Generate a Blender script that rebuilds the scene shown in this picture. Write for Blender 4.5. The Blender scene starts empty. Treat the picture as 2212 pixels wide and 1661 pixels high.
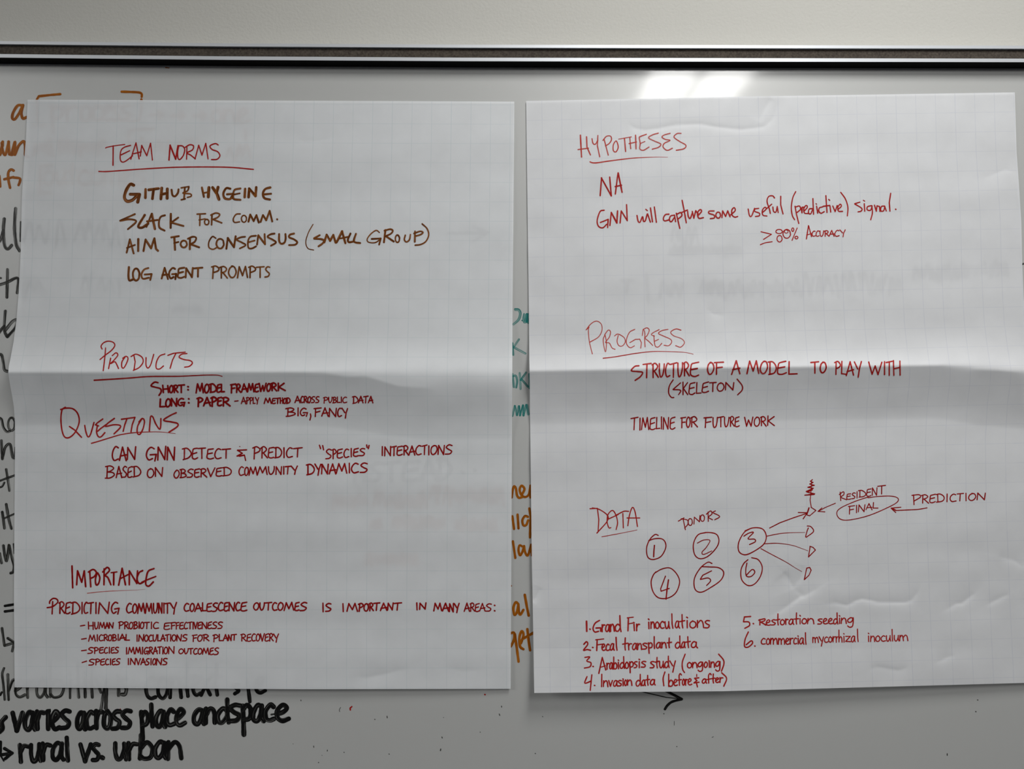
import bpy, math, random
from mathutils import noise, Vector

random.seed(7)
SC = bpy.context.scene
COL = SC.collection

# ------------------------------------------------------------------ camera
S = 0.0006            # metres on the board per photograph pixel
D = 0.957             # camera to board surface
EYE = 1.5             # camera height
cam_d = bpy.data.cameras.new('camera')
cam_d.sensor_width = 36.0
cam_d.lens = 36.0 * D / (2212 * S)
cam_d.clip_start = 0.05
cam = bpy.data.objects.new('camera', cam_d)
cam.location = (0, -D, EYE)
cam.rotation_euler = (math.pi / 2, 0, 0)
COL.objects.link(cam)
SC.camera = cam

# ------------------------------------------------------------------ world, exposure
w = bpy.data.worlds.new('world'); SC.world = w; w.use_nodes = True
w.node_tree.nodes['Background'].inputs[0].default_value = (0.9, 0.95, 1.0, 1)
w.node_tree.nodes['Background'].inputs[1].default_value = 0.05
SC.view_settings.view_transform = 'Standard'
SC.view_settings.look = 'None'
SC.view_settings.gamma = 1.0
SC.view_settings.exposure = 0.0
SC.cycles.use_denoising = True
SC.cycles.max_bounces = 8
SC.cycles.transparent_max_bounces = 24
SC.cycles.sample_clamp_indirect = 4.0
NEAR_LAMP, MAIN_LAMP, LEFT_LAMP = 31.5, 20.0, 34.0

# ------------------------------------------------------------------ helpers
def link(o, parent=None):
    COL.objects.link(o)
    if parent is not None:
        o.parent = parent
    return o

def mesh_obj(name, verts, faces, mat, parent=None, smooth=False, uvs=None):
    m = bpy.data.meshes.new(name)
    m.from_pydata(verts, [], faces)
    if smooth:
        m.polygons.foreach_set('use_smooth', [True] * len(m.polygons))
    if uvs is not None:
        l = m.uv_layers.new(name='UVMap')
        vi = [0] * len(m.loops); m.loops.foreach_get('vertex_index', vi)
        flat = []
        for i in vi:
            flat.extend(uvs[i])
        l.data.foreach_set('uv', flat)
    m.materials.append(mat)
    m.update()
    return link(bpy.data.objects.new(name, m), parent)

def empty(name, loc):
    o = bpy.data.objects.new(name, None); o.location = loc
    o.empty_display_size = 0.05
    return link(o)

def tag(o, label=None, cat=None, group=None, kind=None):
    if label: o['label'] = label
    if cat: o['category'] = cat
    if group: o['group'] = group
    if kind: o['kind'] = kind
    return o

def box_geo(x0, x1, y0, y1, z0, z1):
    v = [(x, y, z) for x in (x0, x1) for y in (y0, y1) for z in (z0, z1)]
    f = [(0, 1, 3, 2), (4, 6, 7, 5), (0, 4, 5, 1), (2, 3, 7, 6), (0, 2, 6, 4), (1, 5, 7, 3)]
    return v, f

def box(name, b, mat, parent=None):
    v, f = box_geo(*b)
    return mesh_obj(name, v, f, mat, parent)

def P(px, py, d=0.0):
    """a point of the photograph, standing d metres off the board surface (y = 0)"""
    k = 1.0 - d / D
    return ((px - 1106.0) * S * k, -d, EYE - (py - 830.5) * S * k)

def interp(tab, x):
    if x <= tab[0][0]: return tab[0][1]
    for (a, va), (b, vb) in zip(tab, tab[1:]):
        if x <= b:
            return va + (vb - va) * (x - a) / (b - a)
    return tab[-1][1]

# ------------------------------------------------------------------ materials
def new_mat(name):
    m = bpy.data.materials.new(name); m.use_nodes = True
    nt = m.node_tree
    for n in list(nt.nodes): nt.nodes.remove(n)
    return m, nt

def N(nt, typ, **kw):
    n = nt.nodes.new(typ)
    for k, v in kw.items():
        if k.startswith('i_'):
            key = k[2:]
            key = int(key) if key.isdigit() else key.replace('_', ' ')
            n.inputs[key].default_value = v
        else:
            setattr(n, k, v)
    return n

def principled(nt, color, rough=0.5, spec=0.5, metal=0.0):
    p = N(nt, 'ShaderNodeBsdfPrincipled')
    p.inputs['Base Color'].default_value = (*color, 1)
    p.inputs['Roughness'].default_value = rough
    p.inputs['Specular IOR Level'].default_value = spec
    p.inputs['Metallic'].default_value = metal
    return p

def simple(name, color, rough=0.5, spec=0.5, metal=0.0, bump=None, vary=None, coat=None):
    m, nt = new_mat(name)
    out = N(nt, 'ShaderNodeOutputMaterial')
    p = principled(nt, color, rough, spec, metal)
    if coat:
        p.inputs['Coat Weight'].default_value, p.inputs['Coat Roughness'].default_value = coat
    tc = N(nt, 'ShaderNodeTexCoord')
    if vary:
        nz = N(nt, 'ShaderNodeTexNoise', i_Scale=vary[0], i_Detail=4.0)
        nt.links.new(tc.outputs['Object'], nz.inputs['Vector'])
        r = N(nt, 'ShaderNodeValToRGB')
        r.color_ramp.elements[0].position = 0.3; r.color_ramp.elements[1].position = 0.7
        r.color_ramp.elements[0].color = (*[c * (1 - vary[1]) for c in color], 1)
        r.color_ramp.elements[1].color = (*[min(1, c * (1 + vary[1])) for c in color], 1)
        nt.links.new(nz.outputs['Fac'], r.inputs[0])
        nt.links.new(r.outputs[0], p.inputs['Base Color'])
    if bump:
        nz = N(nt, 'ShaderNodeTexNoise', i_Scale=bump[0], i_Detail=3.0)
        nt.links.new(tc.outputs['Object'], nz.inputs['Vector'])
        b = N(nt, 'ShaderNodeBump', i_Strength=bump[1], i_Distance=bump[2])
        nt.links.new(nz.outputs['Fac'], b.inputs['Height'])
        nt.links.new(b.outputs[0], p.inputs['Normal'])
    nt.links.new(p.outputs[0], out.inputs[0])
    return m

def math_node(nt, op, a, b=None, c=None):
    n = N(nt, 'ShaderNodeMath', operation=op)
    for i, v in enumerate((a, b, c)):
        if v is None: continue
        if isinstance(v, (int, float)): n.inputs[i].default_value = v
        else: nt.links.new(v, n.inputs[i])
    return n.outputs[0]

def paper_mat(name, paper, line):
    """white flip-chart paper with a printed one inch grid (UV in inches, whole numbers on the lines)"""
    m, nt = new_mat(name)
    out = N(nt, 'ShaderNodeOutputMaterial')
    uv = N(nt, 'ShaderNodeUVMap')
    sep = N(nt, 'ShaderNodeSeparateXYZ'); nt.links.new(uv.outputs[0], sep.inputs[0])
    masks = []
    for k in (0, 1):
        f = math_node(nt, 'FRACT', math_node(nt, 'ADD', sep.outputs[k], 100.5))
        d = math_node(nt, 'ABSOLUTE', math_node(nt, 'SUBTRACT', f, 0.5))
        mr = N(nt, 'ShaderNodeMapRange')
        mr.inputs['From Min'].default_value = 0.007; mr.inputs['From Max'].default_value = 0.024
        mr.inputs['To Min'].default_value = 1.0; mr.inputs['To Max'].default_value = 0.0
        nt.links.new(d, mr.inputs['Value'])
        masks.append(mr.outputs[0])
    mask = math_node(nt, 'MAXIMUM', masks[0], math_node(nt, 'MULTIPLY', masks[1], 0.75))
    # worn printing: the lines fade in places
    nz = N(nt, 'ShaderNodeTexNoise', i_Scale=1.7, i_Detail=2.0)
    nt.links.new(uv.outputs[0], nz.inputs['Vector'])
    mask = math_node(nt, 'MULTIPLY', mask, math_node(nt, 'MULTIPLY_ADD', nz.outputs['Fac'], 0.95, 0.1))
    mix = N(nt, 'ShaderNodeMix', data_type='RGBA')
    nz2 = N(nt, 'ShaderNodeTexNoise', i_Scale=0.9, i_Detail=3.0)
    nt.links.new(uv.outputs[0], nz2.inputs['Vector'])
    rp = N(nt, 'ShaderNodeValToRGB')
    rp.color_ramp.elements[0].position = 0.3; rp.color_ramp.elements[1].position = 0.7
    rp.color_ramp.elements[0].color = (*[c * 0.97 for c in paper], 1)
    rp.color_ramp.elements[1].color = (*[min(1, c * 1.02) for c in paper], 1)
    nt.links.new(nz2.outputs['Fac'], rp.inputs[0])
    nt.links.new(mask, mix.inputs['Factor'])
    nt.links.new(rp.outputs[0], mix.inputs[6])
    mix.inputs[7].default_value = (*line, 1)
    p = principled(nt, paper, 0.55, 0.35)
    nt.links.new(mix.outputs[2], p.inputs['Base Color'])
    nb = N(nt, 'ShaderNodeTexNoise', i_Scale=30.0, i_Detail=3.0)
    nt.links.new(uv.outputs[0], nb.inputs['Vector'])
    bp = N(nt, 'ShaderNodeBump', i_Strength=0.06, i_Distance=0.0004)
    nt.links.new(nb.outputs['Fac'], bp.inputs['Height'])
    nt.links.new(bp.outputs[0], p.inputs['Normal'])
    tl = N(nt, 'ShaderNodeBsdfTranslucent'); nt.links.new(mix.outputs[2], tl.inputs[0])
    tr = N(nt, 'ShaderNodeBsdfTransparent')
    m1 = N(nt, 'ShaderNodeMixShader'); m1.inputs[0].default_value = 0.14
    nt.links.new(p.outputs[0], m1.inputs[1]); nt.links.new(tl.outputs[0], m1.inputs[2])
    m2 = N(nt, 'ShaderNodeMixShader'); m2.inputs[0].default_value = 0.19
    nt.links.new(m1.outputs[0], m2.inputs[1]); nt.links.new(tr.outputs[0], m2.inputs[2])
    nt.links.new(m2.outputs[0], out.inputs[0])
    return m

def ink_mat(name, dark, light, cover, streak=3.0, rough=0.5, spec=0.3, lo=0.35, hi=0.65, along=0.02):
    """marker ink: streaks run along the stroke (UV.x in pixels along it, UV.y across it); cover = (min, max) opacity"""
    m, nt = new_mat(name)
    out = N(nt, 'ShaderNodeOutputMaterial')
    uv = N(nt, 'ShaderNodeUVMap')
    mp = N(nt, 'ShaderNodeMapping'); mp.inputs['Scale'].default_value = (along, streak, 1)
    nt.links.new(uv.outputs[0], mp.inputs[0])
    nz = N(nt, 'ShaderNodeTexNoise', i_Scale=1.0, i_Detail=2.0)
    nt.links.new(mp.outputs[0], nz.inputs['Vector'])
    mr = N(nt, 'ShaderNodeMapRange')
    mr.inputs['From Min'].default_value = lo; mr.inputs['From Max'].default_value = hi
    nt.links.new(nz.outputs['Fac'], mr.inputs['Value'])
    mix = N(nt, 'ShaderNodeMix', data_type='RGBA')
    nt.links.new(mr.outputs[0], mix.inputs['Factor'])
    mix.inputs[6].default_value = (*light, 1); mix.inputs[7].default_value = (*dark, 1)
    p = principled(nt, dark, rough, spec)
    nt.links.new(mix.outputs[2], p.inputs['Base Color'])
    tr = N(nt, 'ShaderNodeBsdfTransparent')
    al = math_node(nt, 'MULTIPLY_ADD', mr.outputs[0], cover[1] - cover[0], cover[0])
    ms = N(nt, 'ShaderNodeMixShader')
    nt.links.new(al, ms.inputs[0])
    nt.links.new(tr.outputs[0], ms.inputs[1]); nt.links.new(p.outputs[0], ms.inputs[2])
    nt.links.new(ms.outputs[0], out.inputs[0])
    return m

def emit_mat(name, color, strength):
    m, nt = new_mat(name)
    out = N(nt, 'ShaderNodeOutputMaterial')
    e = N(nt, 'ShaderNodeEmission'); e.inputs[0].default_value = (*color, 1); e.inputs[1].default_value = strength
    nt.links.new(e.outputs[0], out.inputs[0])
    return m

M = {
    'wall': simple('painted_wall', (0.475, 0.468, 0.435), 0.75, 0.25, bump=(260, 0.35, 0.0012)),
    'ceiling': simple('ceiling_tile', (0.55, 0.55, 0.54), 0.9, 0.2),
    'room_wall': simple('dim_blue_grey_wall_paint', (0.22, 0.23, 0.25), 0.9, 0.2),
    'floor': simple('carpet', (0.05, 0.05, 0.055), 0.95, 0.1, vary=(60, 0.2)),
    'board': simple('board_enamel', (0.455, 0.46, 0.45), 0.36, 0.8, bump=(9, 0.03, 0.002), coat=(0.7, 0.085)),
    'alu': simple('satin_aluminium', (0.60, 0.62, 0.65), 0.45, 0.5, 0.35),
    'cork': simple('tack_strip_cork', (0.062, 0.052, 0.043), 0.9, 0.1, vary=(420, 0.35), bump=(900, 0.3, 0.0006)),
    'shade_black': simple('painted_shade_black', (0.004, 0.004, 0.004), 0.7, 0.1),  # near-black colour standing in for shade below the rail
    'paper_l': paper_mat('flip_chart_paper_blue_grid', (0.80, 0.82, 0.84), (0.63, 0.70, 0.73)),
    'paper_r': paper_mat('flip_chart_paper_violet_grid', (0.80, 0.81, 0.83), (0.65, 0.67, 0.74)),
    'red': ink_mat('red_marker_ink', (0.29, 0.004, 0.004), (0.38, 0.016, 0.013), (0.9, 1.0), 2.0, spec=0.1),
    'deep_red': ink_mat('dark_red_marker_ink', (0.20, 0.0015, 0.002), (0.30, 0.006, 0.006), (0.94, 1.0), 2.0, spec=0.1),
    'dry_red': ink_mat('dry_red_marker_ink', (0.42, 0.018, 0.012), (0.46, 0.06, 0.045), (0.66, 0.97), 2.5, spec=0.1),
    'brown': ink_mat('brown_marker_ink', (0.085, 0.020, 0.001), (0.28, 0.088, 0.012), (0.82, 1.0), 2.4, spec=0.1, lo=0.36, hi=0.58),
    'orange': ink_mat('orange_dry_erase_ink', (0.21, 0.052, 0.002), (0.37, 0.115, 0.006), (0.92, 1.0), 2.2, 0.4, 0.12, lo=0.38, hi=0.62),
    'black': ink_mat('black_dry_erase_ink', (0.005, 0.005, 0.005), (0.05, 0.05, 0.045), (0.55, 1.0), 5.0, 0.35, 0.2, lo=0.32, hi=0.44),
    'grey_black': ink_mat('thin_black_dry_erase_ink', (0.010, 0.010, 0.009), (0.09, 0.09, 0.08), (0.42, 0.98), 4.0, 0.35, 0.2, lo=0.36, hi=0.56),
    'teal': ink_mat('teal_dry_erase_ink', (0.004, 0.14, 0.13), (0.05, 0.34, 0.31), (0.25, 0.92), 4.0, 0.35, 0.2, lo=0.36, hi=0.62),
    'light_frame': simple('lamp_housing', (0.8, 0.8, 0.8), 0.5),
}

# ------------------------------------------------------------------ the room
X0, X1, YB, H = -3.4, 3.4, -5.8, 2.75
WY = 0.012            # face of the wall behind the board
T = 0.1
def structure(name, b, mat):
    return tag(box(name, b, M[mat]), kind='structure')
structure('wall_back', (X0 - T, X1 + T, WY, WY + T, 0, H), 'wall')
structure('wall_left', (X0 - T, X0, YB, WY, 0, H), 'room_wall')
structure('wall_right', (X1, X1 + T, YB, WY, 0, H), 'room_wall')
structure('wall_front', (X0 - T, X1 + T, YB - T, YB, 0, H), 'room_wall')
structure('floor', (X0 - T, X1 + T, YB - T, WY + T, -T, 0), 'floor')
structure('ceiling', (X0 - T, X1 + T, YB - T, WY + T, H, H + T), 'ceiling')

def ceiling_light(cx, cy, wx, wy, strength, label, gap=0.035):
    t = empty('ceiling_light', (cx, cy, H))
    tag(t, label, 'ceiling light', 'ceiling lights')
    hx, hy, b = wx / 2, wy / 2, 0.02
    v, f = [], []
    def add(bx):
        vv, ff = box_geo(*bx)
        n = len(v); v.extend(vv); f.extend([tuple(i + n for i in q) for q in ff])
    add((-hx - b, hx + b, -hy - b, -hy, -0.03, 0)); add((-hx - b, hx + b, hy, hy + b, -0.03, 0))
    add((-hx - b, -hx, -hy, hy, -0.03, 0)); add((hx, hx + b, -hy, hy, -0.03, 0))
    add((-gap / 2, gap / 2, -hy, hy, -0.03, 0))
    mesh_obj('frame', v, f, M['light_frame'], t)
    em = emit_mat('lamp_diffuser', (1.0, 0.995, 0.975), strength)
    for s in (-1, 1):
        xa, xb = sorted((s * gap / 2, s * hx))
        mesh_obj('diffuser', [(xa, -hy, -0.022), (xb, -hy, -0.022), (xb, hy, -0.022), (xa, hy, -0.022)],
                 [(0, 3, 2, 1)], em, t)
    return t
ceiling_light(0.45, -0.85, 0.41, 0.60, NEAR_LAMP, 'short two-panel ceiling light closest to the whiteboard')
ceiling_light(0.745, -2.15, 0.41, 1.22, MAIN_LAMP, 'long two-panel ceiling light mirrored in the top of the whiteboard')
ceiling_light(-2.98, -2.1, 0.60, 1.22, LEFT_LAMP, 'wide two-panel ceiling light at the far left of the room')

# ------------------------------------------------------------------ the whiteboard
board = empty('whiteboard', (0, 0, EYE))
tag(board, 'large white dry-erase board with aluminium top rail, covered in orange, teal and black writing', 'whiteboard')
def under(o, root):
    """parent o to root, keeping the place its mesh already has in the room"""
    o.parent = root
    l = root.location
    for v in o.data.vertices:
        v.co -= l
    return o

bx0, bx1 = (-900 - 1106) * S, (3100 - 1106) * S
under(box('writing_surface', (bx0, bx1, 0.0, WY, EYE - 0.72, P(0, 100)[2]), M['board']), board)

BOW = [(-900, -8), (0, 0), (200, 2.2), (500, 5.2), (1000, 8), (1200, 8.4), (2012, 9.8), (2212, 10.2), (3100, 10.5)]
XS = [-900, -400, 0, 100, 200, 350, 500, 750, 1000, 1200, 1600, 2012, 2212, 2600, 3100]
def extrude(name, prof, mat, parent):
    """extrude a profile of (py at the left end of the frame, d) along the slightly bowed rail"""
    v, f = [], []
    n = len(prof)
    for px in XS:
        c = interp(BOW, px)
        for (py, d) in prof:
            q = P(px, py + c, d)
            v.append((P(px, 0, 0)[0], q[1], q[2]))
    for i in range(len(XS) - 1):
        for j in range(n):
            a, b = i * n + j, i * n + (j + 1) % n
            f.append((a, b, b + n, a + n))
    f.append(tuple(range(n))); f.append(tuple(range((len(XS) - 1) * n, len(XS) * n))[::-1])
    return under(mesh_obj(name, v, f, mat), parent)
def zy(py, d0, d1):
    """the py that sits at the same height as (py, d0) but at depth d1"""
    return 830.5 - (830.5 - py) * (1 - d0 / D) / (1 - d1 / D)
R1, R2, R3 = 0.014, 0.011, 0.006
rail = extrude('frame_rail', [
    (zy(87.2, R1, -WY), -WY), (zy(87.2, R1, R1 - .002), R1 - .002), (88.4, R1), (95.0, R1), (zy(95.3, R1, R3), R3),
    (zy(116.4, R1, R3), R3), (116.4, R1), (124.0, R1), (zy(124.4, R1, 0.011), 0.011), (zy(124.4, R1, -0.001), -0.001), (zy(124.4, R1, -WY), -WY)],
    M['alu'], board)
tag(rail, 'silver aluminium top rail with two bright edges')
tack = extrude('tack_strip', [(zy(97.4, R2, R3), R3), (97.6, R2 - .0006), (98.4, R2), (115.4, R2), (116.4, R2 - .0006), (zy(116.4, R2, R3), R3)], M['cork'], board)
tag(tack, 'dark brown tack strip set into the rail')
shade_strip = extrude('underside_shade_strip', [(zy(124.3, R1, 0.0005), 0.0005), (124.35, R1 - .0006), (124.9, R1 - .0006), (zy(124.9, R1, 0.0) + 2.4, 0.0005)], M['shade_black'], board)  # added dark strip: the rail's shaded underside, painted black
tag(shade_strip, 'black strip painted as the shade under the rail')
for o_ in (tack, shade_strip):
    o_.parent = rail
    # rail and board share the same origin offset, so no further shift is needed

# ------------------------------------------------------------------ the two sheets: outlines and how far they stand off the board
def smooth01(t):
    t = max(0.0, min(1.0, t)); return t * t * (3 - 2 * t)

L_LEFT = [(215, 59.5), (300, 56), (360, 51), (430, 47), (540, 44.8), (580, 43), (630, 40.3), (690, 35.7), (740, 29), (775, 22.5), (790, 19.3), (803, 17.8), (815, 19.2), (830, 21.5),
          (860, 27), (880, 30), (910, 32), (940, 32.5), (1100, 31.3), (1300, 30), (1400, 31), (1486, 31.6)]
L_RIGHT = [(219, 1111), (500, 1108.7), (640, 1107), (780, 1106.7), (900, 1106), (1000, 1105.5), (1300, 1103.8), (1487.5, 1103)]
L_TOP = [(59, 215.4), (640, 217.5), (1111, 219.5)]
L_BOT = [(31, 1484.6), (300, 1486.5), (653, 1488.6), (1103, 1487.8)]
R_LEFT = [(218, 1136.5), (640, 1142), (780, 1143.5), (830, 1144.5), (900, 1144.8), (1020, 1146.6), (1220, 1149), (1260, 1150), (1400, 1152.5), (1497, 1154)]
R_RIGHT = [(199, 2192), (330, 2196), (400, 2201), (480, 2206), (570, 2208), (640, 2211), (700, 2215), (750, 2222), (800, 2230), (830, 2228), (870, 2222), (950, 2217), (1100, 2219), (1300, 2227), (1476, 2236)]
R_TOP = [(1136, 218), (1400, 213), (1597, 208.6), (1900, 204), (2192, 199.5)]
R_BOT = [(1154, 1496.8), (1300, 1495.2), (1561, 1493), (1660, 1490.3), (2212, 1475.2), (2240, 1474.4)]

# sharp wrinkles: polyline, height of the fold in mm, width in px of the upper flank and of the lower flank
CREASES = {'R': [
    ([(1675, 1326), (1700, 1310), (1727, 1290), (1737, 1287), (1765, 1272)], 1.1, 26, 7),
    ([(1790, 1305), (1803, 1302), (1830, 1308), (1848, 1298), (1862, 1294), (1880, 1297), (1897, 1301), (1957, 1301), (1970, 1296), (1984, 1277)], 1.0, 16, 6),
    ([(2045, 1318), (2065, 1304), (2077, 1304), (2092, 1292), (2105, 1282)], 0.8, 14, 6),
    ([(2134, 1307), (2150, 1297), (2178, 1284)], 0.7, 14, 6),
    ([(1693, 1236), (1703, 1248), (1714, 1271)], 0.9, 8, 26),
    ([(1714, 1271), (1728, 1251), (1740, 1225)], 0.8, 20, 8),
    ([(1714, 1271), (1735, 1287)], 0.6, 12, 8),
    ([(1880, 1446), (1895, 1440), (1940, 1448), (1960, 1442)], 0.7, 8, 22),
    ([(2025, 1431), (2045, 1420), (2060, 1417)], 0.6, 14, 8),
    ([(1360, 268), (1370, 277), (1392, 281), (1420, 278), (1460, 270), (1515, 268), (1545, 274), (1600, 280), (1650, 274), (1668, 258), (1682, 225)], 0.7, 9, 7),
    ([(1640, 262), (1652, 235), (1665, 212)], 0.8, 22, 10),
    ([(1528, 668), (1542, 679), (1562, 682)], 0.5, 14, 8),
    ([(2128, 384), (2150, 375), (2172, 366), (2190, 372)], 0.5, 14, 8),
    ([(1150, 1300), (1158, 1290), (1168, 1270)], 1.0, 18, 8),
    ([(2160, 1203), (2190, 1210), (2212, 1226)], 0.8, 26, 10),
    ([(2100, 798), (2150, 799), (2212, 804)], -0.8, 10, 10),
], 'L': [
    ([(640, 302), (660, 306), (690, 304), (725, 295)], 0.25, 8, 6),
    ([(700, 806), (745, 814), (790, 812), (860, 834), (930, 838)], -0.7, 12, 14),
    ([(770, 1462), (790, 1464), (830, 1456), (880, 1444)], 0.8, 14, 26),
    ([(960, 1440), (1000, 1450), (1040, 1446)], 0.4, 14, 20),
]}
def seg_dist(px, py, pts):
    best = (1e9, 1.0, 0.0)
    n = len(pts)
    for i in range(n - 1):
        ax, ay = pts[i]; bx, by = pts[i + 1]
        dx, dy = bx - ax, by - ay
        t = ((px - ax) * dx + (py - ay) * dy) / (dx * dx + dy * dy)
        t = max(0, min(1, t))
        qx, qy = ax + dx * t, ay + dy * t
        ds = math.hypot(px - qx, py - qy)
        if ds < best[0]:
            side = 1.0 if (dx * (py - ay) - dy * (px - ax)) * (1 if dx >= 0 else -1) > 0 else -1.0
            g = (i + t) / (n - 1)
            best = (ds, side, g)
    return best
def creases(which, px, py):
    h = 0.0
    for pts, a, wu, wl in CREASES[which]:
        m = max(wu, wl) * 3
        if px < min(p[0] for p in pts) - m or px > max(p[0] for p in pts) + m: continue
        if py < min(p[1] for p in pts) - m or py > max(p[1] for p in pts) + m: continue
        ds, side, g = seg_dist(px, py, pts)
        wd = wl if side > 0 else wu
        h += a * math.exp(-ds / wd) * (0.25 + 0.75 * math.sin(math.pi * min(1, max(0, g))) ** 0.6)
    return -h * 0.0016
def waves(px, py, seed):
    a = noise.noise(Vector((px / 420.0 + seed, py / 75.0, seed))) * 0.0012
    b = noise.noise(Vector((px / 95.0 + seed * 3, py / 60.0, 4.0 + seed))) * 0.00045
    return a + b
def ridge(py, yr, r, up, dn):
    y = py - yr
    y = math.copysign(math.sqrt(y * y + r * r) - r, y)
    return math.exp(y / up) if y < 0 else max(0.0, 1 - y / dn) ** 1.35

LF = [(31, 1.0), (150, 2.2), (300, 5.0), (750, 6.4), (950, 4.2), (1104, 1.8)]
def depth_left(px, py):
    t = (px - 30) / 1075.0
    r = 1.5 + 26 * smooth01((px - 640) / 320.0)
    amp = 0.0195 - 0.005 * t
    d = 0.0016 + amp * ridge(py, 803 + 7 * smooth01((px - 640) / 300), r, 38, 115)
    d += 0.001 * interp(LF, px) * max(0, (py - 1200) / 287.0) ** 2
    f = min(1.0, max(0, (py - 215) / 90.0))
    d += (waves(px, py, 1.3) + 0.0007) * f + creases('L', px, py)
    return max(0.0008, d)

RF = [(1150, 1.0), (1400, 1.0), (1700, 0.9), (1900, 0.74), (2100, 0.5), (2212, 0.33)]
RG = [(880, 0.0), (960, 1.5), (1020, 2.4), (1100, 3.4), (1250, 5.2), (1400, 10.0), (1497, 17.0)]
RY = [(1144, 801), (1250, 799.5), (1560, 794), (2003, 789), (2035, 788.5), (2100, 793), (2150, 796), (2212, 802), (2240, 804)]
RA = [(1144, 0.0145), (1700, 0.016), (2212, 0.018)]
def depth_right(px, py):
    r = 1.5 + 10 * smooth01((px - 2010) / 120.0)
    d = 0.0018 + interp(RA, px) * ridge(py, interp(RY, px), r, 36, 115)
    d += 0.001 * interp(RG, py) * interp(RF, px)
    f = min(1.0, max(0, (py - 215) / 90.0))
    d += (waves(px, py, 7.7) * 1.15 + 0.0009) * f + creases('R', px, py)
    return max(0.0008, d)

def sheet(left, right, top, bot, depth, mat, u0, v0, nx, ny):
    """one mesh; UV in inches counted from the first printed grid lines"""
    v, uv, f = [], [], []
    for j in range(ny + 1):
        b = j / ny
        for i in range(nx + 1):
            a = i / nx
            y0 = interp(top, top[0][0] + a * (top[-1][0] - top[0][0]))
            y1 = interp(bot, bot[0][0] + a * (bot[-1][0] - bot[0][0]))
            py = y0 + (y1 - y0) * b
            xl, xr = interp(left, py), interp(right, py)
            px = xl + (xr - xl) * a
            d = depth(px, py)
            v.append(P(px, py, d))
            uv.append((a * u0[1] - u0[0], b * v0[1] - v0[0]))
    n = nx + 1
    for j in range(ny):
        for i in range(nx):
            k = j * n + i
            f.append((k, k + n, k + n + 1, k + 1))
    return mesh_obj('flip_chart_sheet', v, f, mat, None, True, uv)

sheet_l = sheet(L_LEFT, L_RIGHT, L_TOP, L_BOT, depth_left, M['paper_l'], (0.60, 24.8), (0.17, 30.25), 300, 380)
tag(sheet_l, 'gridded flip chart sheet headed TEAM NORMS, brown and red handwriting, creased across the middle', 'paper sheet', 'flip chart sheets on the whiteboard')
sheet_r = sheet(R_LEFT, R_RIGHT, R_TOP, R_BOT, depth_right, M['paper_r'], (0.80, 24.85), (0.0, 30.3), 360, 430)
tag(sheet_r, 'gridded flip chart sheet headed HYPOTHESES with circled numbers and arrows in red', 'paper sheet', 'flip chart sheets on the whiteboard')

# ------------------------------------------------------------------ handwriting
# capitals in a unit box (y runs down, 1 = baseline); "-" corners, "~" curves
CAPS = {
 'A': '- 0,1 .5,0 1,1;- .12,.68 1,.58', 'B': '- .2,.02 .15,1;~ 0,.06 .5,-.02 .85,.2 .55,.42 .2,.5;~ .3,.48 .8,.56 .95,.8 .5,1 0,1.02',
 'C': '~ .9,.08 .55,0 .16,.3 .06,.7 .35,1 .95,.9', 'D': '- .2,.03 .18,1;~ 0,.05 .5,0 .92,.28 1,.6 .7,.9 .05,1.02',
 'E': '~ .95,0 .45,.06 .2,.14 .12,.5 .08,.92 .5,1.02 .95,.92;- .14,.52 .82,.42', 'F': '- .22,.05 .18,1;- 0,.06 1,-.02;- .2,.5 .85,.42',
 'G': '~ .82,.1 .5,0 .14,.3 .06,.7 .3,1 .65,.86;- .45,.6 .98,.56 .86,1.06', 'H': '- .08,0 .1,1;- .86,0 .92,1;- .1,.55 .9,.46',
 'I': '- .5,0 .5,1', 'K': '- .15,0 .15,1;- .9,.04 .2,.52 1,1', 'L': '- .15,0 .1,.96 1,.94',
 'M': '- 0,1 .2,.02 .52,.8 .8,0 1,1', 'N': '- .04,1 .1,.02 .86,1 .96,0', 'O': '~ .55,.02 .2,.2 .04,.65 .3,1 .7,.92 .97,.5 .8,.1 .45,.03',
 'P': '- .22,.05 .18,1.04;~ 0,.1 .5,-.02 .97,.2 .8,.42 .2,.58', 'R': '- .18,.05 .15,1;~ 0,.1 .5,-.02 .88,.2 .7,.42 .2,.56;- .35,.52 1,1',
 'S': '~ .95,.05 .55,0 .15,.24 .45,.46 .88,.66 .65,.95 .05,1', 'T': '- 0,.06 1,-.02;- .5,.04 .46,1',
 'U': '~ .06,.02 .08,.6 .3,1 .65,.85 .88,.4 .92,0', 'V': '- 0,0 .45,1 1,0', 'W': '- 0,0 .24,1 .5,.3 .74,1 1,0',
 'Y': '- 0,0 .5,.5;- 1,0 .7,.5 .55,1.1', '.': '. .5,.95',
}
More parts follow.
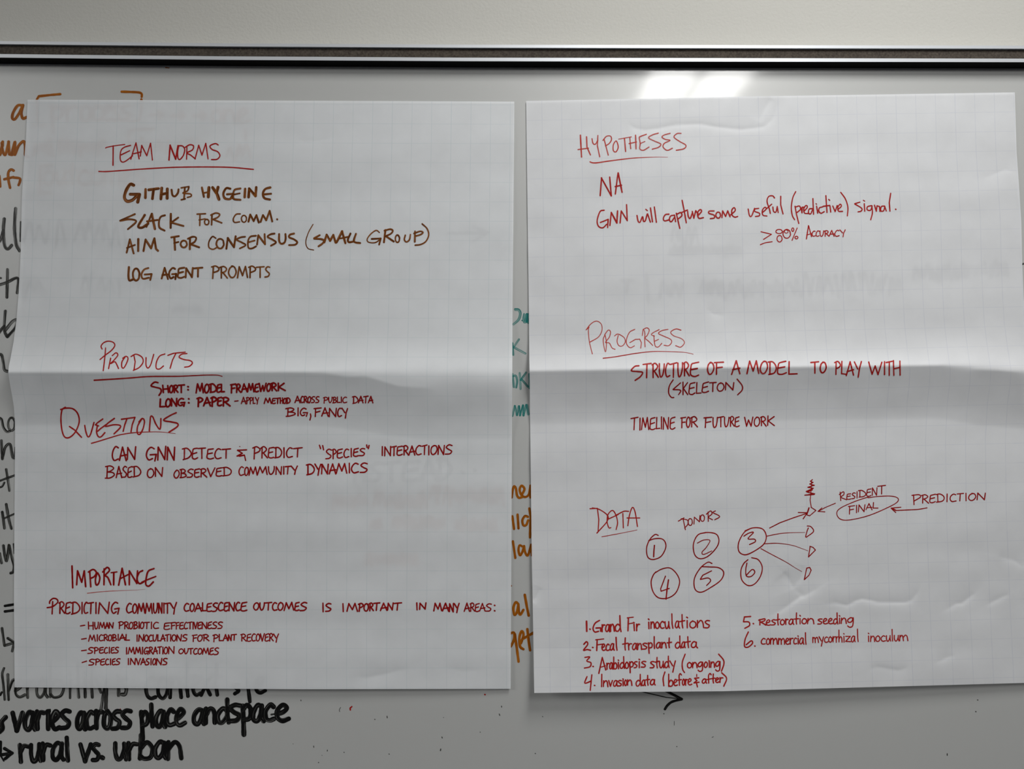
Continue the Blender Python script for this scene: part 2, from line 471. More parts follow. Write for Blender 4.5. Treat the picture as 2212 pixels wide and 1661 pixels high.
# small letters: y 0 = top of the x-height, 1 = baseline
LOW = {
 'a': '~ .85,.12 .5,0 .12,.4 .1,.85 .4,1 .7,.7 .86,.12;~ .86,.05 .84,.75 1,1', 'b': '- .12,-1 .12,1;~ .15,.4 .55,.02 .95,.35 .85,.9 .4,1.02 .14,.85',
 'c': '~ .9,.12 .55,0 .12,.4 .15,.85 .5,1 .95,.9', 'd': '~ .82,.25 .5,.05 .1,.45 .15,.95 .5,.98 .84,.55;- .86,-1 .84,.5 .96,1.02',
 'e': '~ .12,.6 .6,.42 .85,.16 .5,-.02 .15,.35 .15,.8 .5,1 1,.88', 'f': '~ .95,-.75 .65,-1 .35,-.6 .38,.3 .42,1;- .05,.18 .9,.04',
 'g': '~ .85,.12 .5,0 .1,.4 .2,.85 .6,.75 .85,.12;~ .86,.05 .85,.9 .75,1.6 .35,1.75 .1,1.5', 'h': '- .12,-1 .12,1;~ .14,.5 .5,.05 .8,.3 .9,1',
 'i': '- .5,0 .55,1;- .4,-.45 .6,-.36', 'k': '- .15,-1 .15,1;- .9,.05 .2,.6 1,1', 'l': '- .4,-1 .45,.4 .6,1',
 'm': '- .04,1 .06,.02;~ .06,.4 .25,.02 .42,.25 .46,1;~ .48,.4 .7,.0 .9,.25 .98,1', 'n': '- .06,1 .1,.02;~ .1,.45 .5,.02 .82,.25 .95,1',
 'o': '~ .5,0 .14,.3 .12,.8 .5,1.02 .88,.75 .88,.25 .5,0', 'p': '- .12,0 .2,.8 .24,1.8;~ .14,.3 .55,-.02 .92,.25 .8,.75 .22,.9',
 'r': '- .14,.02 .2,1;~ .18,.5 .5,.08 .95,.08', 's': '~ .92,.06 .5,.02 .12,.22 .45,.46 .88,.66 .65,.96 .05,1',
 't': '- .5,-.8 .48,.5 .6,1;- .05,.1 1,-.02', 'u': '~ .08,.02 .1,.6 .3,1 .6,.9 .82,.4;- .84,.02 .86,.6 1,1', 'v': '- .05,0 .45,1 .95,0',
 'w': '- 0,0 .25,1 .5,.25 .74,1 1,0', 'y': '- .05,0 .5,.75;- .95,0 .7,.8 .5,1.75', 'z': '- .05,.05 .9,.05 .1,.95 1,.95', 'x': '- 0,0 1,1;- 1,0 0,1', '.': '. .5,.95',
}

def catmull(pts, step):
    out = []
    n = len(pts)
    closed = n > 3 and math.dist(pts[0], pts[-1]) < 1e-6
    for i in range(n - 1):
        p1, p2 = pts[i], pts[i + 1]
        p0 = pts[i - 1] if i > 0 else (pts[-2] if closed else (2 * p1[0] - p2[0], 2 * p1[1] - p2[1]))
        p3 = pts[i + 2] if i + 2 < n else (pts[1] if closed else (2 * p2[0] - p1[0], 2 * p2[1] - p1[1]))
        k = max(3, int(math.dist(p1, p2) / step))
        for j in range(k):
            t = j / k
            out.append(tuple(0.5 * (2 * p1[c] + (p2[c] - p0[c]) * t + (2 * p0[c] - 5 * p1[c] + 4 * p2[c] - p3[c]) * t * t
                                    + (3 * p1[c] - p0[c] - 3 * p2[c] + p3[c]) * t ** 3) for c in (0, 1)))
    out.append(pts[-1])
    return out
def straight(pts, step):
    out = []
    for p1, p2 in zip(pts, pts[1:]):
        k = max(2, int(math.dist(p1, p2) / step))
        out += [tuple(p1[c] + (p2[c] - p1[c]) * j / k for c in (0, 1)) for j in range(k)]
    out.append(pts[-1])
    return out

class Ink:
    def __init__(self, depth, eps=0.00012):
        self.v, self.f, self.uv = [], [], []
        self.depth, self.eps, self.n = depth, eps, 0
    def ribbon(self, pts, wd, taper=0.0):
        """a flat marker stroke along pts (photograph pixels), rounded at both ends, lying on the surface"""
        if len(pts) < 2: return
        self.n += 1
        lift = self.eps + (self.n % 29) * 7e-6
        off = random.uniform(0, 3000); voff = random.randint(0, 40) * 3.0
        L = [0.0]
        for a, b in zip(pts, pts[1:]): L.append(L[-1] + math.dist(a, b))
        tot = max(L[-1], 1e-6)
        rows = []
        def half(s):
            w_ = wd * 0.5 * (1 + 0.13 * noise.noise(Vector((off + s * 0.12, 0.3, 0.7))))
            if taper: w_ *= 1 - taper * (s / tot) ** 1.5
            return w_
        def row(c, t, hw, s):
            nx, ny = -t[1], t[0]
            rows.append([((c[0] + nx * hw * q, c[1] + ny * hw * q), (off + s, voff + 0.5 + 0.5 * q * min(1, hw / (wd * .5)))) for q in (-1, 0, 1)])
        tan = []
        for i in range(len(pts)):
            a, b = pts[max(0, i - 1)], pts[min(len(pts) - 1, i + 1)]
            d = math.dist(a, b) or 1e-6
            tan.append(((b[0] - a[0]) / d, (b[1] - a[1]) / d))
        h0, h1 = half(0), half(tot)
        for q in (0.97, 0.75, 0.4):
            row((pts[0][0] - tan[0][0] * h0 * q, pts[0][1] - tan[0][1] * h0 * q), tan[0], h0 * math.sqrt(1 - q * q), -h0 * q)
        for i, p in enumerate(pts): row(p, tan[i], half(L[i]), L[i])
        for q in (0.4, 0.75, 0.97):
            row((pts[-1][0] + tan[-1][0] * h1 * q, pts[-1][1] + tan[-1][1] * h1 * q), tan[-1], h1 * math.sqrt(1 - q * q), tot + h1 * q)
        b0 = len(self.v)
        for k_, r in enumerate(rows):
            for (x, y), t in r:
                self.v.append(P(x, y, self.depth(x, y) + lift + k_ * 4e-7)); self.uv.append(t)
        for i in range(len(rows) - 1):
            for j in (0, 1):
                a = b0 + i * 3 + j
                self.f.append((a, a + 3, a + 4, a + 1))
    def stroke(self, kind, pts, wd, step, taper=0.0):
        if kind == '~':
            self.ribbon(catmull(pts, step), wd, taper)
        else:
            run = [pts[0]]
            for i in range(1, len(pts)):
                run.append(pts[i])
                if i < len(pts) - 1:
                    a, b, c = pts[i - 1], pts[i], pts[i + 1]
                    d1, d2 = math.dist(a, b) or 1, math.dist(b, c) or 1
                    cs = ((b[0] - a[0]) * (c[0] - b[0]) + (b[1] - a[1]) * (c[1] - b[1])) / (d1 * d2)
                    if cs < 0.75:
                        self.ribbon(straight(run, step), wd); run = [b]
            self.ribbon(straight(run, step), wd, taper)
    def dot(self, p, wd):
        r = wd * 0.12
        self.ribbon([(p[0] - r, p[1] - r * .6), (p[0] + r, p[1] + r * .6)], wd * 1.1)

def parse_pts(s):
    return [tuple(float(q) for q in t.split(',')) for t in s.split()]

def write(ink, frame, wd, text):
    """text: one stroke or word per line, in the coordinates of frame = (x, y, scale)"""
    ox, oy, sc = frame
    T2 = lambda p: (ox + p[0] / sc, oy + p[1] / sc)
    for line in text.strip().splitlines():
        line = line.strip()
        if not line: continue
        w_ = wd / sc; taper = 0.0
        while line[0] in '@<':
            h, line = line.split(' ', 1)
            if h[0] == '@': w_ = float(h[1:]) / sc
            else: taper = float(h[1:])
        k, rest = line.split(' ', 1)
        if k in '~-':
            ink.stroke(k, [T2(p) for p in parse_pts(rest)], w_, 1.6, taper)
        elif k == '.':
            for p in parse_pts(rest): ink.dot(T2(p), w_)
        elif k == 'c':
            (cx, cy), (rx, ry) = parse_pts(rest)
            a0 = random.uniform(-2.2, -1.2)
            n = 14
            pts = [T2((cx + rx * math.cos(a0 - 6.5 * i / n) * (1 + .04 * math.sin(3 * i)), cy + ry * math.sin(a0 - 6.5 * i / n))) for i in range(n + 1)]
            ink.ribbon(catmull(pts, 1.6), w_)
        elif k == 'z':
            # an unreadable run of pen strokes between two corners
            (xa, ya), (xb, yb) = parse_pts(rest)
            n_, slope = max(2, int((xb - xa) / (0.42 * abs(yb - ya)))), random.uniform(-.1, .1)
            pts = []
            for i in range(n_ * 2 + 1):
                f_ = i / (n_ * 2)
                pts.append(T2((xa + (xb - xa) * f_ + random.uniform(-.1, .1) * (yb - ya), (ya if i % 2 else yb) + random.uniform(-.25, .25) * (yb - ya))))
                if random.random() < 0.16 and len(pts) > 3:
                    ink.ribbon(catmull(pts, 1.6), w_); pts = []
            if len(pts) > 1: ink.ribbon(catmull(pts, 1.6), w_)
        elif k in 'Ww':
            word, nums = rest.split(' ', 1)
            bs, ys = nums.split('|')
            bs = [float(q) for q in bs.split()]; ys = [float(q) for q in ys.split()]
            assert len(bs) == len(word) + 1, (word, len(bs), len(word) + 1)
            asc = ys[4] if len(ys) > 4 else 1.0
            for i, ch in enumerate(word):
                if ch == '_': continue
                xa, xb = bs[i], bs[i + 1]
                xb -= (xb - xa) * (0.10 if k == 'W' else 0.08)
                tm = ((xa + xb) / 2 - bs[0]) / (bs[-1] - bs[0])
                y0 = ys[0] + (ys[2] - ys[0]) * tm; y1 = ys[1] + (ys[3] - ys[1]) * tm
                dy = random.uniform(-.03, .03) * (y1 - y0)
                jx, jy = random.uniform(-.04, .04), random.uniform(-.04, .04)
                for st in (CAPS if k == 'W' else LOW)[ch].split(';'):
                    kk, pp = st.split(' ', 1)
                    pts = []
                    for (u, v) in parse_pts(pp):
                        if v < 0 and k == 'w': v *= asc
                        u += (v - .5) * jx + random.uniform(-.025, .025); v += (u - .5) * jy + random.uniform(-.02, .02)
                        pts.append(T2((xa + u * (xb - xa), y0 + v * (y1 - y0) + dy)))
                    if kk == '.': ink.dot(pts[0], w_)
                    else: ink.stroke(kk, pts, w_, 1.6)
        else:
            raise ValueError(line)

FLAT = lambda x, y: 0.0
def part(root, name, label, mat, items, depth, extra=None):
    """one handwriting part: items = [(frame, width, text), ...]"""
    ink = Ink(depth)
    for fr, wd, tx in items: write(ink, fr, wd, tx)
    o = mesh_obj(name, ink.v, ink.f, M[mat], None, False, ink.uv)
    under(o, root)
    tag(o, label, kind=extra)
    return o

# frames: where each patch of writing was measured (x, y of its corner in the photograph, magnification)
FA, FB, FC = (200, 290, 4), (240, 440, 4), (560, 470, 4)
FD, FE, FF, FG = (110, 720, 4), (320, 810, 4), (210, 945, 4), (560, 945, 4)
FH, FI = (80, 1210, 4), (560, 1280, 4)
FJ, FK, FL, FM = (1230, 280, 4), (1480, 400, 4), (1250, 680, 4), (1450, 760, 4)
FN, FO, FP, FQ = (1260, 1030, 4), (1650, 1020, 4), (1250, 1310, 4), (1580, 1310, 4)

def left(name, label, mat, *items): return part(sheet_l, name, label, mat, items, depth_left)
def right(name, label, mat, *items): return part(sheet_r, name, label, mat, items, depth_right)
def onboard(name, label, mat, *items, kind=None): return part(board, name, label, mat, items, FLAT, kind)

left('heading', 'red heading TEAM NORMS', 'red', (FA, 11, '''
@9 ~ 112,118 130,111 200,98 278,88
@12 - 178,100 176,268
~ 328,96 275,112 246,140 238,195 245,232 268,240 305,218 345,185
- 246,178 320,142
- 330,215 350,150 375,74 388,140 402,212
- 345,170 420,152
- 412,188 424,96 468,185 501,78 517,222
@14 - 660,222 670,94 718,215 738,98
~ 745,102 735,150 738,205 755,217 785,180 796,130 778,102 748,98
- 815,110 812,215
~ 800,112 840,90 872,100 862,135 815,160 845,178 888,212
- 885,212 917,95 945,180 978,78 998,212
~ 1085,92 1060,80 1015,100 1032,130 1080,150 1100,185 1075,215 1028,218'''))
left('underline', 'red line under TEAM NORMS', 'red', (FA, 11, '~ 54,321 120,322 250,313 400,302 600,290 750,284 1000,282 1200,286 1390,303'))
left('written_line', 'brown line GITHUB HYGEINE', 'brown', (FA, 23, '''
@28 ~ 355,440 325,432 290,485 275,545 298,578 340,570 375,540
@28 - 325,518 405,520 390,585
- 458,475 456,548
- 485,480 570,468
@26 - 527,475 517,556
@26 - 597,465 590,558
@26 - 646,472 644,552
- 592,520 645,508
@18 ~ 682,480 690,525 712,536 736,508 742,476
@14 - 766,463 832,452
@16 - 797,460 790,560
@14 ~ 832,458 820,488 780,508 845,515 852,535 820,545
@14 - 766,566 800,558
@18 - 945,460 962,540
@26 - 1005,460 1000,540
@14 - 955,508 1005,498
@26 - 1037,460 1070,508
@26 - 1084,458 1072,505 1092,562
@20 ~ 1190,470 1155,466 1130,510 1142,552 1185,560 1205,535
@18 - 1162,518 1215,514 1202,550
@18 ~ 1278,468 1228,480 1216,520 1220,558 1278,566
@14 - 1222,520 1272,510
- 1318,472 1314,542
- 1348,542 1353,470 1408,532 1414,458
@20 ~ 1535,460 1492,474 1472,512 1485,552 1532,564
@18 - 1478,520 1542,514'''))
left('written_line', 'brown line SLACK FOR COMM.', 'brown', (FB, 17, '''
- 205,90 78,147
~ 80,147 150,135 205,142 212,162 145,220
@22 ~ 290,98 238,185 240,204 270,205 320,172
- 305,200 350,88
@22 - 352,88 378,218
- 310,152 402,140
~ 465,100 430,112 414,150 418,205 462,232
@20 - 516,88 514,208
- 580,120 520,163 625,192
@14 - 743,90 815,86
@14 - 768,96 766,188
@12 - 760,140 812,130
@13 c 826,158 19,24
@15 - 872,92 868,182
@14 ~ 862,98 905,80 938,92 920,118 872,138
@15 - 890,138 955,165
@13 ~ 1115,88 1080,92 1056,130 1066,160 1110,156
@12 c 1148,130 22,30
- 1187,154 1202,94 1232,150 1256,98 1276,162
- 1292,156 1312,98 1340,142 1370,62 1392,152
@14 . 1435,134'''))
left('written_line', 'brown line AIM FOR CONSENSUS (SMALL GROUP)', 'brown', (FB, 16, '''
@17 - 134,422 162,308 195,430
@15 - 136,382 206,356
@20 - 235,306 234,408
@19 - 280,408 298,310 345,385 374,300
@19 - 374,300 388,390 405,406
@19 - 546,292 552,398
@17 - 520,290 584,280
- 545,340 582,330
c 628,348 27,30
@19 - 682,298 680,392
~ 664,302 705,285 735,294 722,328 682,352
@18 - 694,352 760,376
@13 ~ 905,298 875,284 845,330 846,378 880,394 910,380
c 942,345 32,42
@18 - 996,388 1008,296 1062,375 1076,282
@15 ~ 1158,285 1120,290 1085,310 1130,335 1162,358 1112,386
@15 ~ 1252,276 1205,284 1184,320 1186,378 1215,386 1252,368
@14 - 1190,332 1240,318
@16 - 1262,352 1272,272 1330,350 1326,262
@16 ~ 1412,258 1378,264 1352,286 1398,312 1424,335 1382,362
@17 ~ 1452,262 1452,320 1470,346 1498,335 1508,300 1506,262
@17 ~ 1580,258 1545,268 1538,290 1580,308 1608,332 1590,354 1538,358
@9 ~ 1745,178 1705,250 1682,330 1700,385 1750,400'''), (FC, 17, '''
- 522,152 474,178
~ 474,182 535,186 560,200 545,225 512,248
@19 - 562,214 582,148 612,200 640,150 660,216
@20 - 668,214 716,118 744,220
@15 - 690,182 768,166
@18 ~ 788,138 766,190 775,212 808,208
@18 ~ 836,140 818,195 830,214 872,220
@11 ~ 1038,128 1010,110 965,140 933,185 945,212 1000,216 1040,192
@16 - 972,184 1050,180 1036,232
@18 - 1090,108 1078,212
@16 ~ 1082,112 1130,100 1154,112 1138,138 1088,162
@17 - 1100,164 1162,206
@14 c 1194,182 18,32
@14 ~ 1262,152 1254,190 1272,210 1298,190 1306,146
@16 - 1346,118 1344,208
@15 ~ 1338,136 1390,118 1415,128 1395,146 1350,160
@13 ~ 1408,54 1450,95 1464,150 1440,205 1395,232 1348,238'''))
left('written_line', 'brown line LOG AGENT PROMPTS', 'brown', (FB, 16, '''
@20 ~ 154,548 150,620 158,662 186,655
@18 c 216,612 28,52
@17 ~ 322,556 285,570 262,612 275,648 325,640
@17 - 290,612 350,608 338,658
@17 W AGENT 436 496 572 642 716 796 | 552 648 556 630
@14 W PROMPTS 868 942 1012 1090 1188 1258 1328 1378 | 538 642 544 632'''))

left('heading', 'tall thin red heading PRODUCTS', 'red', (FD, 11, '''
~ 442,135 433,112 452,84 490,68 535,76 552,104 525,145 465,192 424,226
- 472,126 468,190 452,322
- 516,215 498,305
~ 530,192 562,168 578,188 548,228 515,262 550,245 565,262 584,304
~ 620,215 650,198 666,218 650,265 628,300 612,290 614,245 640,205
- 716,186 728,245 718,315
~ 692,200 735,180 785,205 796,248 762,295 712,320
~ 822,210 822,275 838,300 862,270 888,182
~ 985,178 940,196 912,248 910,300 938,308 972,282
- 1010,190 1060,172 1160,162
- 1078,176 1050,232 1030,302
~ 1175,174 1130,180 1108,206 1150,226 1205,236 1222,258 1195,285 1155,292'''))
left('underline', 'red line under PRODUCTS', 'red', (FD, 13, '<0.4 ~ 374,405 560,394 700,384 850,373 1100,371 1250,364 1350,360 1440,361 1480,372'))
left('written_line', 'dark red line SHORT: MODEL FRAMEWORK', 'deep_red', (FE, 15, '''
~ 85,66 55,62 25,92 60,105 105,118 112,145 94,175
W HORT 124 184 220 262 318 | 92 152 86 150
. 345,101 345,127
W MODEL 414 486 532 594 630 660 | 74 156 84 148
W FRAMEWORK 712 760 805 860 920 958 1025 1064 1116 1190 | 80 152 68 132'''))
left('written_line', 'dark red line LONG: PAPER - APPLY METHOD ACROSS PUBLIC DATA', 'deep_red', (FE, 14, '''
@16 W LONG 98 150 198 256 324 | 206 278 200 262
. 351,206 351,240
@16 W PAPER 424 478 544 598 640 712 | 196 270 192 264
@10 - 748,226 778,222
@10 W APPLY 804 848 878 905 926 958 | 194 250 194 246
@12 W METHOD 1004 1070 1105 1140 1168 1195 1230 | 200 246 198 244
@11 W ACROSS 1268 1318 1344 1378 1410 1445 1482 | 184 240 186 238
@10 W PUBLIC 1514 1558 1596 1632 1662 1680 1722 | 192 240 190 238
@11 W DATA 1766 1818 1862 1904 1946 | 186 244 182 238'''))
left('written_line', 'dark red words BIG, FANCY', 'deep_red', (FE, 12, '''
W BIG 1192 1282 1312 1384 | 284 354 286 352
- 1402,336 1406,356 1398,388
W FANCY 1434 1500 1562 1636 1676 1730 | 284 354 288 362'''))
left('heading', 'red heading QUESTIONS with a large round Q', 'red', (FD, 13, '''
~ 84,658 130,646 190,652 232,695 244,765 212,850 162,898 120,896 96,840 86,740 96,662 124,638
- 160,805 205,835 264,898
~ 292,796 302,850 320,894 342,872 372,770
~ 448,740 392,782 400,800 394,850 408,890 432,894 466,858
- 384,790 412,800
- 404,845 430,822 475,790
~ 548,735 490,778 472,804 540,790 594,794 598,815 545,868
- 610,742 660,735 726,726
- 655,742 638,790 624,846
- 726,726 702,790 692,850
~ 760,765 790,735 808,760 795,825 768,872 746,860 750,800 785,738
~ 850,842 856,770 862,718 880,722 905,780 938,828 948,800 950,736
@14 ~ 1082,686 1030,710 974,750 1040,765 1092,778 1092,805 1020,854'''))
left('underline', 'red line under QUESTIONS', 'red', (FD, 11, '<0.6 ~ 350,950 420,930 510,902 600,876 700,860 800,853 950,852 1075,866'))
left('written_line', 'red words CAN GNN DETECT & PREDICT', 'deep_red', (FF, 14, '''
W CAN 128 192 256 344 | 80 203 86 190
W GNN 420 520 602 682 | 84 196 78 192
@12 W DETECT 738 818 874 944 1014 1080 1160 | 88 184 102 182
@12 - 1290,106 1212,110 1254,136 1208,160 1270,152
@12 - 1230,162 1272,152 1282,198
@7 . 1232,78
@12 W PREDICT 1345 1415 1474 1532 1600 1632 1696 1780 | 80 182 88 164'''))
left('written_line', 'red words "SPECIES" INTERACTIONS', 'deep_red', (FG, 12, '''
- 520,66 530,96
- 548,70 556,106
W SPECIES 572 632 670 728 782 812 864 920 | 102 186 94 156
- 928,64 932,86
- 949,68 943,95
W INTERACTIONS 1048 1082 1146 1188 1244 1294 1350 1408 1454 1480 1545 1606 1676 | 78 156 64 144'''))
left('written_line', 'red line BASED ON OBSERVED COMMUNITY DYNAMICS', 'deep_red', (FF, 12, '''
W BASED 70 162 216 262 306 382 | 248 352 252 338
W ON 430 498 576 | 268 350 258 332
W OBSERVED 662 716 776 836 890 952 1024 1084 1166 | 280 348 256 330
W COMMUNITY 1222 1272 1312 1388 1478 1542 1602 1624 1676 1736 | 256 328 248 312'''), (FG, 13, '''
W DYNAMICS 408 482 536 604 668 766 794 868 946 | 232 318 222 302'''))
left('heading', 'bold dark red heading IMPORTANCE', 'deep_red', (FH, 15, '''
- 302,50 308,238
- 342,212 350,92 386,190 408,92 420,228
- 455,95 464,230
~ 444,102 485,80 512,105 495,140 460,158
~ 518,108 504,170 512,214 532,200 542,150 525,110
- 580,75 578,212
~ 568,102 605,62 626,88 590,130 612,150 638,212
@13 - 640,108 690,101
@17 - 663,108 662,212
- 705,215 735,70 764,212
@12 - 715,162 790,122
- 797,212 797,92 862,200 868,92
~ 912,90 882,108 864,160 884,202 922,186
~ 1010,72 962,94 944,150 940,208 965,224 1004,188
@13 - 905,190 950,170 1026,140'''))
left('underline', 'thin red line under IMPORTANCE', 'dry_red', (FH, 7, '<0.8 ~ 434,285 550,273 650,266 850,258 935,251'))
left('written_line', 'red line PREDICTING COMMUNITY COALESCENCE OUTCOMES IS IMPORTANT IN MANY AREAS:', 'deep_red', (FH, 13, '''
~ 88,410 135,400 178,365 172,338 140,330 112,352 108,372
- 135,358 130,464
W REDICTING 190 244 294 376 404 444 492 530 638 718 | 362 460 366 460
W COMMUNITY 772 824 868 936 1004 1048 1086 1108 1152 1210 | 376 456 368 458
W COALESCENCE 1268 1320 1364 1426 1464 1516 1564 1614 1656 1714 1760 1820 | 374 442 362 436'''), (FI, 13, '''
W OUTCOMES -50 4 52 112 160 214 306 350 420 | 88 150 84 156
W IS 536 570 630 | 88 168 94 156
W IMPORTANT 700 756 858 904 950 990 1046 1108 1164 1236 | 94 162 90 150
W IN 1345 1384 1450 | 88 150 92 140
W MANY 1508 1584 1642 1684 1732 | 92 156 96 168
@11 W AREAS 1772 1822 1864 1906 1956 2014 | 92 164 96 158
. 2034,110 2034,157'''))
left('written_line', 'red bullet - HUMAN PROBIOTIC EFFECTIVENESS', 'deep_red', (FH, 11, '''
- 375,568 412,562
W HUMAN 440 496 536 592 622 664 | 532 598 542 586
W PROBIOTIC 704 752 794 834 874 892 928 976 1002 1058 | 532 592 536 590
W EFFECTIVENESS 1094 1154 1198 1230 1270 1306 1342 1356 1388 1424 1474 1514 1560 1610 | 540 596 532 588'''))
left('written_line', 'red bullet - MICROBIAL INOCULATIONS FOR PLANT RECOVERY', 'deep_red', (FH, 11, '''
- 385,682 425,676
W MICROBIAL 446 510 534 576 614 650 692 712 764 802 | 646 700 640 690
W INOCULATIONS 852 878 928 964 1000 1040 1068 1110 1146 1164 1206 1254 1304 | 644 700 644 698
W FOR 1342 1386 1434 1492 | 646 702 642 696
W PLANT 1520 1570 1608 1652 1684 1728 | 644 702 642 690
W RECOVERY 1762 1812 1854 1892 1930 1968 2006 2044 2090 | 638 698 636 700'''))
left('written_line', 'red bullet - SPECIES IMMIGRATION OUTCOMES', 'deep_red', (FH, 11, '''
- 385,782 425,777
W SPECIES 438 490 536 580 614 638 672 708 | 754 806 752 800
W IMMIGRATION 762 788 848 902 924 968 1004 1044 1080 1096 1134 1194 | 754 810 748 808
W OUTCOMES 1222 1272 1312 1352 1390 1430 1492 1530 1576 | 766 808 754 814'''))
left('written_line', 'red bullet - SPECIES INVASIONS', 'deep_red', (FH, 11, '''
- 390,884 428,872
W SPECIES 444 502 546 590 624 648 680 722 | 856 906 850 900
W INVASIONS 778 804 858 896 940 974 998 1030 1084 1130 | 850 902 848 904'''))

right('heading', 'pale dry red heading HYPOTHESES', 'dry_red', (FJ, 10, '''
@13 - 95,48 105,236
@12 - 148,62 152,150 182,218
- 74,172 165,160
~ 195,78 205,120 225,125 246,90
- 246,50 242,140 262,234
- 300,82 315,140 336,220
~ 290,92 320,58 355,56 364,85 345,118 312,140
~ 405,98 380,130 380,180 402,192 422,150 405,98
@8 - 425,82 535,62
@12 - 476,76 486,188
- 522,70 530,164
@12 - 572,48 576,166
- 516,120 580,106
~ 665,40 612,60 604,72 612,120 608,165 640,178 688,150
@8 - 612,120 652,102
~ 768,30 720,44 684,70 735,98 790,124 770,152 716,168
~ 870,32 820,46 800,64 830,84 870,92 820,118 810,150 845,178 890,160
~ 965,32 930,34 904,64 950,100 1006,134 990,164 924,178'''))
right('underline', 'red line under HYPOTHESES fading to the right', 'dry_red', (FJ, 12, '<0.75 ~ 178,278 200,286 240,286 350,270 550,246 740,237 850,238'))
right('written_line', 'red letters NA', 'red', (FJ, 13, '''
- 266,570 278,416
- 276,416 362,572 348,410
@12 - 397,556 420,374
@14 - 422,374 455,540
- 396,492 450,480'''))
right('written_line', 'red line GNN will capture some useful (predictive) signal.', 'red', (FJ, 12, '''
~ 300,696 265,708 240,785 252,835 288,848 322,818
- 268,802 335,775 330,846
- 350,828 362,716
@14 - 362,716 410,806 416,702
- 438,806 448,702 500,786 494,648
~ 584,742 594,790 610,800 632,752 640,790 656,786 672,730
- 676,728 700,798
@10 - 660,688 674,700
- 700,676 718,796
- 734,668 752,800
~ 860,730 830,734 812,765 822,788 864,778
~ 908,738 875,746 864,778 880,796 908,758
- 908,738 918,794
- 924,722 936,775 954,852
~ 930,730 962,716 972,742 942,770
- 974,610 992,700 1010,804
- 968,716 1020,694
~ 1022,706 1028,750 1044,766 1064,716
- 1062,706 1076,764 1092,700 1112,726
~ 1110,744 1142,706 1130,690 1108,718 1118,764 1158,760
~ 1250,702 1208,704 1206,722 1250,738 1252,762 1218,768
c 1286,738 20,26
- 1318,760 1324,702 1350,750 1368,702 1388,752
~ 1392,738 1432,700 1424,674 1404,694 1406,738 1430,756 1454,750'''), (FK, 11, '''
~ 545,206 556,262 574,266 600,200
~ 636,200 604,206 602,226 642,242 640,264 608,270
~ 666,238 700,206 690,190 668,216 672,258 706,266
~ 772,110 756,92 722,98 708,140 728,205 736,244
- 700,206 748,164
~ 758,188 764,225 784,232 796,186
- 796,184 804,236
- 826,96 826,170 846,248
~ 955,56 930,110 918,190 926,260 946,298
- 950,182 962,250 982,330
~ 955,188 988,180 996,208 966,236
- 1002,196 1010,238 1012,190 1032,190
~ 1026,226 1056,190 1046,174 1026,200 1032,240 1064,244
~ 1098,202 1072,206 1066,238 1084,248 1102,210
- 1104,116 1110,250
- 1136,180 1146,240
@9 - 1130,158 1136,164
~ 1190,186 1160,196 1156,224 1174,242 1202,228
- 1216,90 1226,234
- 1192,182 1250,174
- 1252,180 1258,230
@9 - 1240,122 1250,130
- 1276,180 1296,228 1314,176
~ 1318,212 1350,182 1340,164 1320,190 1326,224 1360,226
~ 1345,62 1385,120 1406,190 1402,265
- 1510,146 1466,160
~ 1466,162 1526,200 1520,224 1494,230
- 1548,160 1552,224
@9 - 1540,130 1552,138
~ 1612,176 1576,186 1574,212 1602,216 1616,180
~ 1614,182 1618,240 1604,298
- 1636,172 1652,224 1658,178 1680,184 1684,226
~ 1724,180 1696,184 1690,220 1714,222 1726,186
- 1724,182 1738,222
- 1776,70 1764,150 1770,224
@11 . 1820,208'''))
right('written_line', 'small red note >= 88% ACCURACY', 'red', (FK, 9, '''
- 656,402 746,424 678,468
~ 650,514 692,498 752,488
c 812,400 28,18
c 816,462 22,28
c 878,420 32,38
@7 c 874,400 16,14
- 968,370 924,476
c 930,384 9,15
c 962,452 13,11
@11 - 1048,464 1066,350
- 1068,352 1092,444
@8 - 1050,430 1096,416
W CCURACY 1096 1130 1164 1204 1246 1292 1338 1390 | 396 442 386 440'''))
right('heading', 'thin red heading PROGRESS with a tall P', 'dry_red', (FL, 8, '''
~ 64,130 108,76 155,54 195,80 201,135 170,192 96,236
- 64,130 90,108
~ 88,96 84,150 94,240 118,338
~ 228,170 212,215 222,290 234,318 240,240 230,180
~ 225,172 255,132 275,146 265,192 232,238 265,244 288,285 314,298
~ 310,182 340,166 392,196 402,235 378,268 348,266 332,228 342,178
~ 485,125 440,150 414,210 416,255 445,284 482,268
- 442,240 490,212 528,210
- 528,210 542,240 536,288
~ 550,178 558,125 572,160 570,215 574,276
~ 560,124 590,112 610,132 592,178 574,200 605,228 640,264
~ 695,128 650,150 628,170 655,184
~ 650,178 654,230 664,272 690,276 718,246
- 656,228 690,212
~ 772,125 720,136 690,160 740,186 795,212 802,240 776,266 738,262
~ 884,132 840,122 796,148 820,180 888,206 914,240 882,278 838,266'''))
right('underline', 'red line under PROGRESS', 'red', (FL, 9, '<0.5 ~ 212,375 300,365 390,350 480,335 580,322 680,316 850,320 930,326 990,340'))
right('written_line', 'red line STRUCTURE OF A MODEL TO PLAY WITH', 'red', (FL, 13, '''
~ 520,440 485,446 455,482 510,490 552,498 532,535 488,566
W TRUCTURE 556 634 694 748 794 854 906 960 1050 | 428 548 406 524
W OF 1110 1176 1260 | 408 514 408 510
W A 1324 1402 | 398 514 398 514
W MODEL 1456 1568 1640 1714 1806 1896 | 398 506 408 518
W TO 2008 2084 2146 | 404 506 410 500'''), (FM, 12, '''
W PLAY 1414 1468 1514 1582 1650 | 84 192 84 206
W WITH 1708 1830 1858 1916 1992 | 90 188 76 206'''))
